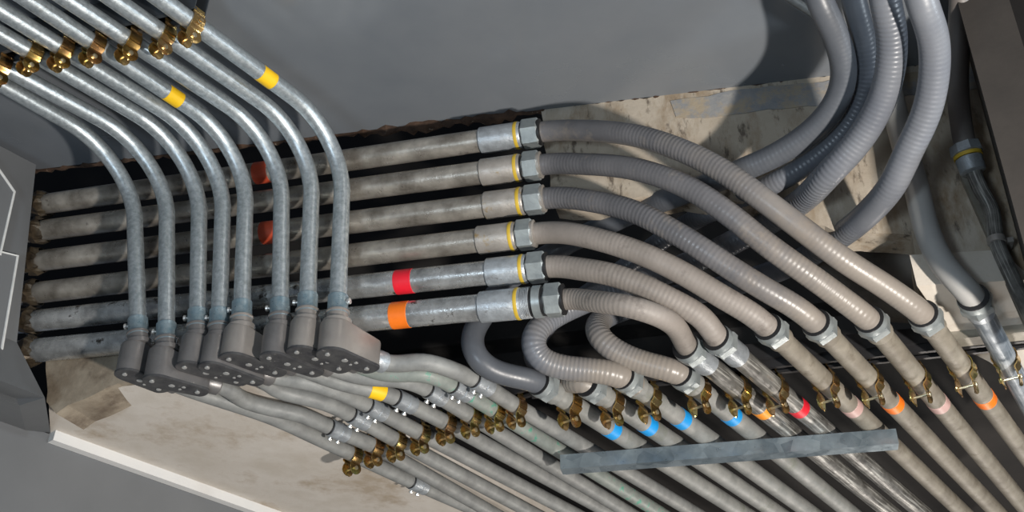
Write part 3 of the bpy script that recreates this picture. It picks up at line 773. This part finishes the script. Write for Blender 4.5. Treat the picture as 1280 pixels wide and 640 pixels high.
# further black channel in the recess and an old brown channel at far right
k0, k1 = on(SOFF, 930, 445, -.02), on(SOFF, 1215, 418, -.02)
channel('recess_channel', k0, k1 + (k1 - k0) * .3, ns, M['strut_dark'], 'black channel in the dark recess behind the beige rack pipes')
k0, k1 = on(SOFF, 1178, 421, .0), on(SOFF, 1300, 408, .0)
channel('old_channel', k0, k1, -ns, M['strut_brown'], 'old brown steel channel behind the silvery pipe at the far right')

# ------------------------------------------------------------------ two-part strut clamps
def make_clamp(r):
    """local frame: x along the pipe, z towards the strut, origin on the pipe's centre"""
    root = bpy.data.objects.new('pipe_clamp', None); C.objects.link(root); root['_b'] = (0, 0, 0); root.empty_display_size = .03
    for sgn in (1, -1):
        pr = [(.55, 1.62, .70), (.60, 1.30, .70), (.80, .98, .70)]
        for k in range(6):
            th = R(46 - k * 15); pr.append((1.07 * math.cos(th), 1.07 * math.sin(th), .70))
        pr += [(1.0, -.68, .74), (.86, -.92, .74), (.66, -1.10, .70), (.60, -1.26, .72), (.64, -1.50, .86), (.70, -1.80, .92), (.72, -2.12, .90), (.70, -2.42, .76), (.64, -2.66, .52), (.58, -2.78, .24)]
        mb = MB(); v = []; f = []; tk = .0024
        m = len(pr); cols = 5
        for lay in (0, 1):
            for j, (y, z, hw) in enumerate(pr):
                y0, z0, _ = pr[max(j - 1, 0)]; y1, z1, _ = pr[min(j + 1, m - 1)]
                tx, tz = y1 - y0, z1 - z0; l = math.hypot(tx, tz); ny, nz = -tz / l, tx / l
                if lay: yy, zz = y * r + ny * -tk * 1, z * r + nz * -tk
                else: yy, zz = y * r, z * r
                if False: pass
                for c in range(cols):
                    u = -1 + 2 * c / (cols - 1)
                    dish = .055 * r * (u * u) * (1 if j > 3 else .3)       # edges dished outwards
                    v.append(Vector((u * hw * r, sgn * (yy + dish), zz)))
        b = m * cols
        for j in range(m - 1):
            for c in range(cols - 1):
                q = (j * cols + c, j * cols + c + 1, (j + 1) * cols + c + 1, (j + 1) * cols + c)
                f.append(q); f.append(tuple(reversed([x + b for x in q])))
            for c in (0, cols - 1):
                f.append((j * cols + c, (j + 1) * cols + c, (j + 1) * cols + c + b, j * cols + c + b))
        for j in (0, m - 1):
            for c in range(cols - 1): f.append((j * cols + c, j * cols + c + 1, j * cols + c + 1 + b, j * cols + c + b))
        mb.add(v, f); s_ = mb.build('strap', M['brass'], root)
    mb = MB(); mb.lathe(Vector((0, -.95 * r, -1.98 * r)), Vector((0, 1, 0)), [(0, .0025), (.001, .0062), (.005, .0062), (.0055, .0032), (1.95 * r - .004, .0032), (1.95 * r, .0028)], 8)
    mb.build('bolt', M['bolt'], root)
    mb = MB(); mb.lathe(Vector((0, .80 * r, -1.98 * r)), Vector((0, 1, 0)), [(0, .0065), (.005, .0065)], 6); mb.build('nut', M['brass'], root)
    return root
def copy_tree(o, parent=None):
    c = o.copy(); C.objects.link(c)
    if parent is not None: c.parent = parent
    for ch in list(o.children): copy_tree(ch, c)
    return c
def clamps(cl, up, r, label, group, first):
    for k, cc in enumerate(cl):
        if cc is None: continue
        c, d = cc
        o = first if first.get('_used') is None else copy_tree(first)
        first['_used'] = 1
        x = d.normalized(); z = (up - x * up.dot(x)).normalized(); y = z.cross(x)
        m = Matrix((x, y, z)).transposed().to_4x4(); m.translation = c
        o.matrix_world = m
        tag(o, label(k), 'pipe clamp', group)
small = make_clamp(.0222); big = make_clamp(.0260)
ordn = ['first', 'second', 'third', 'fourth', 'fifth', 'sixth', 'seventh', 'eighth']
clamps(CT, -nc, .0222, lambda k: 'clamp in the upper row, ' + ['', 'leftmost, cut by the frame edge', 'second from the left', 'third from the left', 'fourth from the left', 'fifth from the left', 'sixth from the left', 'rightmost and largest, with stamped marks'][k], 'clamps of the upper row', small)
clamps(CL, upS, .0222, lambda k: 'golden clamp on the left rack, around the ' + ['lowest', 'second lowest', 'third lowest', 'fourth lowest', 'yellow-taped', 'sixth lowest', 'green-stencilled', 'topmost'][k] + ' dull conduit', 'clamps of the left rack', small)
clamps(CR, upS, .0260, lambda k: 'golden clamp on the right rack, around the ' + ['leftmost blue-taped pipe', 'second blue-taped pipe from the left', 'third blue-taped pipe from the left', 'rightmost blue-taped pipe', 'dark amber-taped pipe', 'dark red-taped pipe', 'leftmost beige pipe', 'beige pipe with orange tape', 'beige pipe with pale pink tape', 'orange-taped pipe at the far right', 'silvery pipe without tape'][k], 'clamps of the right rack', big)

# marks stamped into the face of the largest clamp of the upper row
cc, dd_ = CT[7]
xx = dd_.normalized(); zz = (-nc - xx * (-nc).dot(xx)).normalized(); yy = zz.cross(xx)
sg = 1 if yy.dot(D2) > 0 else -1
host = [o for o in bpy.data.objects if o.get('label', '').endswith('with stamped marks')][0]
for ch_, (lx, lz) in (('3', (0, -.45)), ('8', (.15, -.05)), ('1', (0, .45))):
    fc = bpy.data.curves.new('stamped_mark', 'FONT'); fc.body = ch_; fc.size = .013; fc.extrude = .0006; fc.align_x = 'CENTER'; fc.align_y = 'CENTER'
    fo = bpy.data.objects.new('tmp_mark', fc); C.objects.link(fo)
    me = bpy.data.meshes.new_from_object(fo.evaluated_get(bpy.context.evaluated_depsgraph_get())); bpy.data.objects.remove(fo)
    me.materials.clear(); me.materials.append(M['bolt'])
    mo = bpy.data.objects.new('stamped_mark', me); C.objects.link(mo); mo.parent = host
    nl = Vector((0, sg, 0)); upv = Vector((1, 0, 0)); rt = upv.cross(nl)
    mm_ = Matrix((rt, upv, nl)).transposed().to_4x4()
    mm_.translation = Vector((lx * .0222, sg * (math.sqrt(max(0, 1.07 ** 2 - lz ** 2)) * .0222 + .0034), lz * .0222))
    mo.matrix_local = mm_

# cover boxes with white sealant lines on the left wall
def wp(x, y, off=0.0): 
    n = LW if LW.dot(O - A) > 0 else -LW
    nn = (B - A).cross(bk).normalized()
    if nn.dot(O - A) < 0: nn = -nn
    return on((nn, A), x, y, off)
for px, lab in (([(-60, 128), (18, 240), (0, 318), (-60, 300)], 'upper grey cover box with white sealed edge on the left wall'), ([(-60, 300), (22, 320), (0, 448), (-60, 500)], 'lower grey cover box with white sealed edges on the left wall')):
    pts = [wp(x, y, .02) for x, y in px]
    nn = (pts[1] - pts[0]).cross(pts[2] - pts[0]).normalized()
    if nn.dot(O - pts[0]) < 0: nn = -nn
    t = empty('cover_box', pts[0], lab, 'cover box')
    slab('box_cover', pts, -nn * .025, M['panel_grey'], t)
    ln = tube('sealant_line', [pts[0], pts[1], pts[2], pts[3]], .0042, M['sealant'], t, 8)

# drop the bookkeeping
for o in bpy.data.objects:
    for k in ('_b', '_used'):
        if k in o.keys(): del o[k]
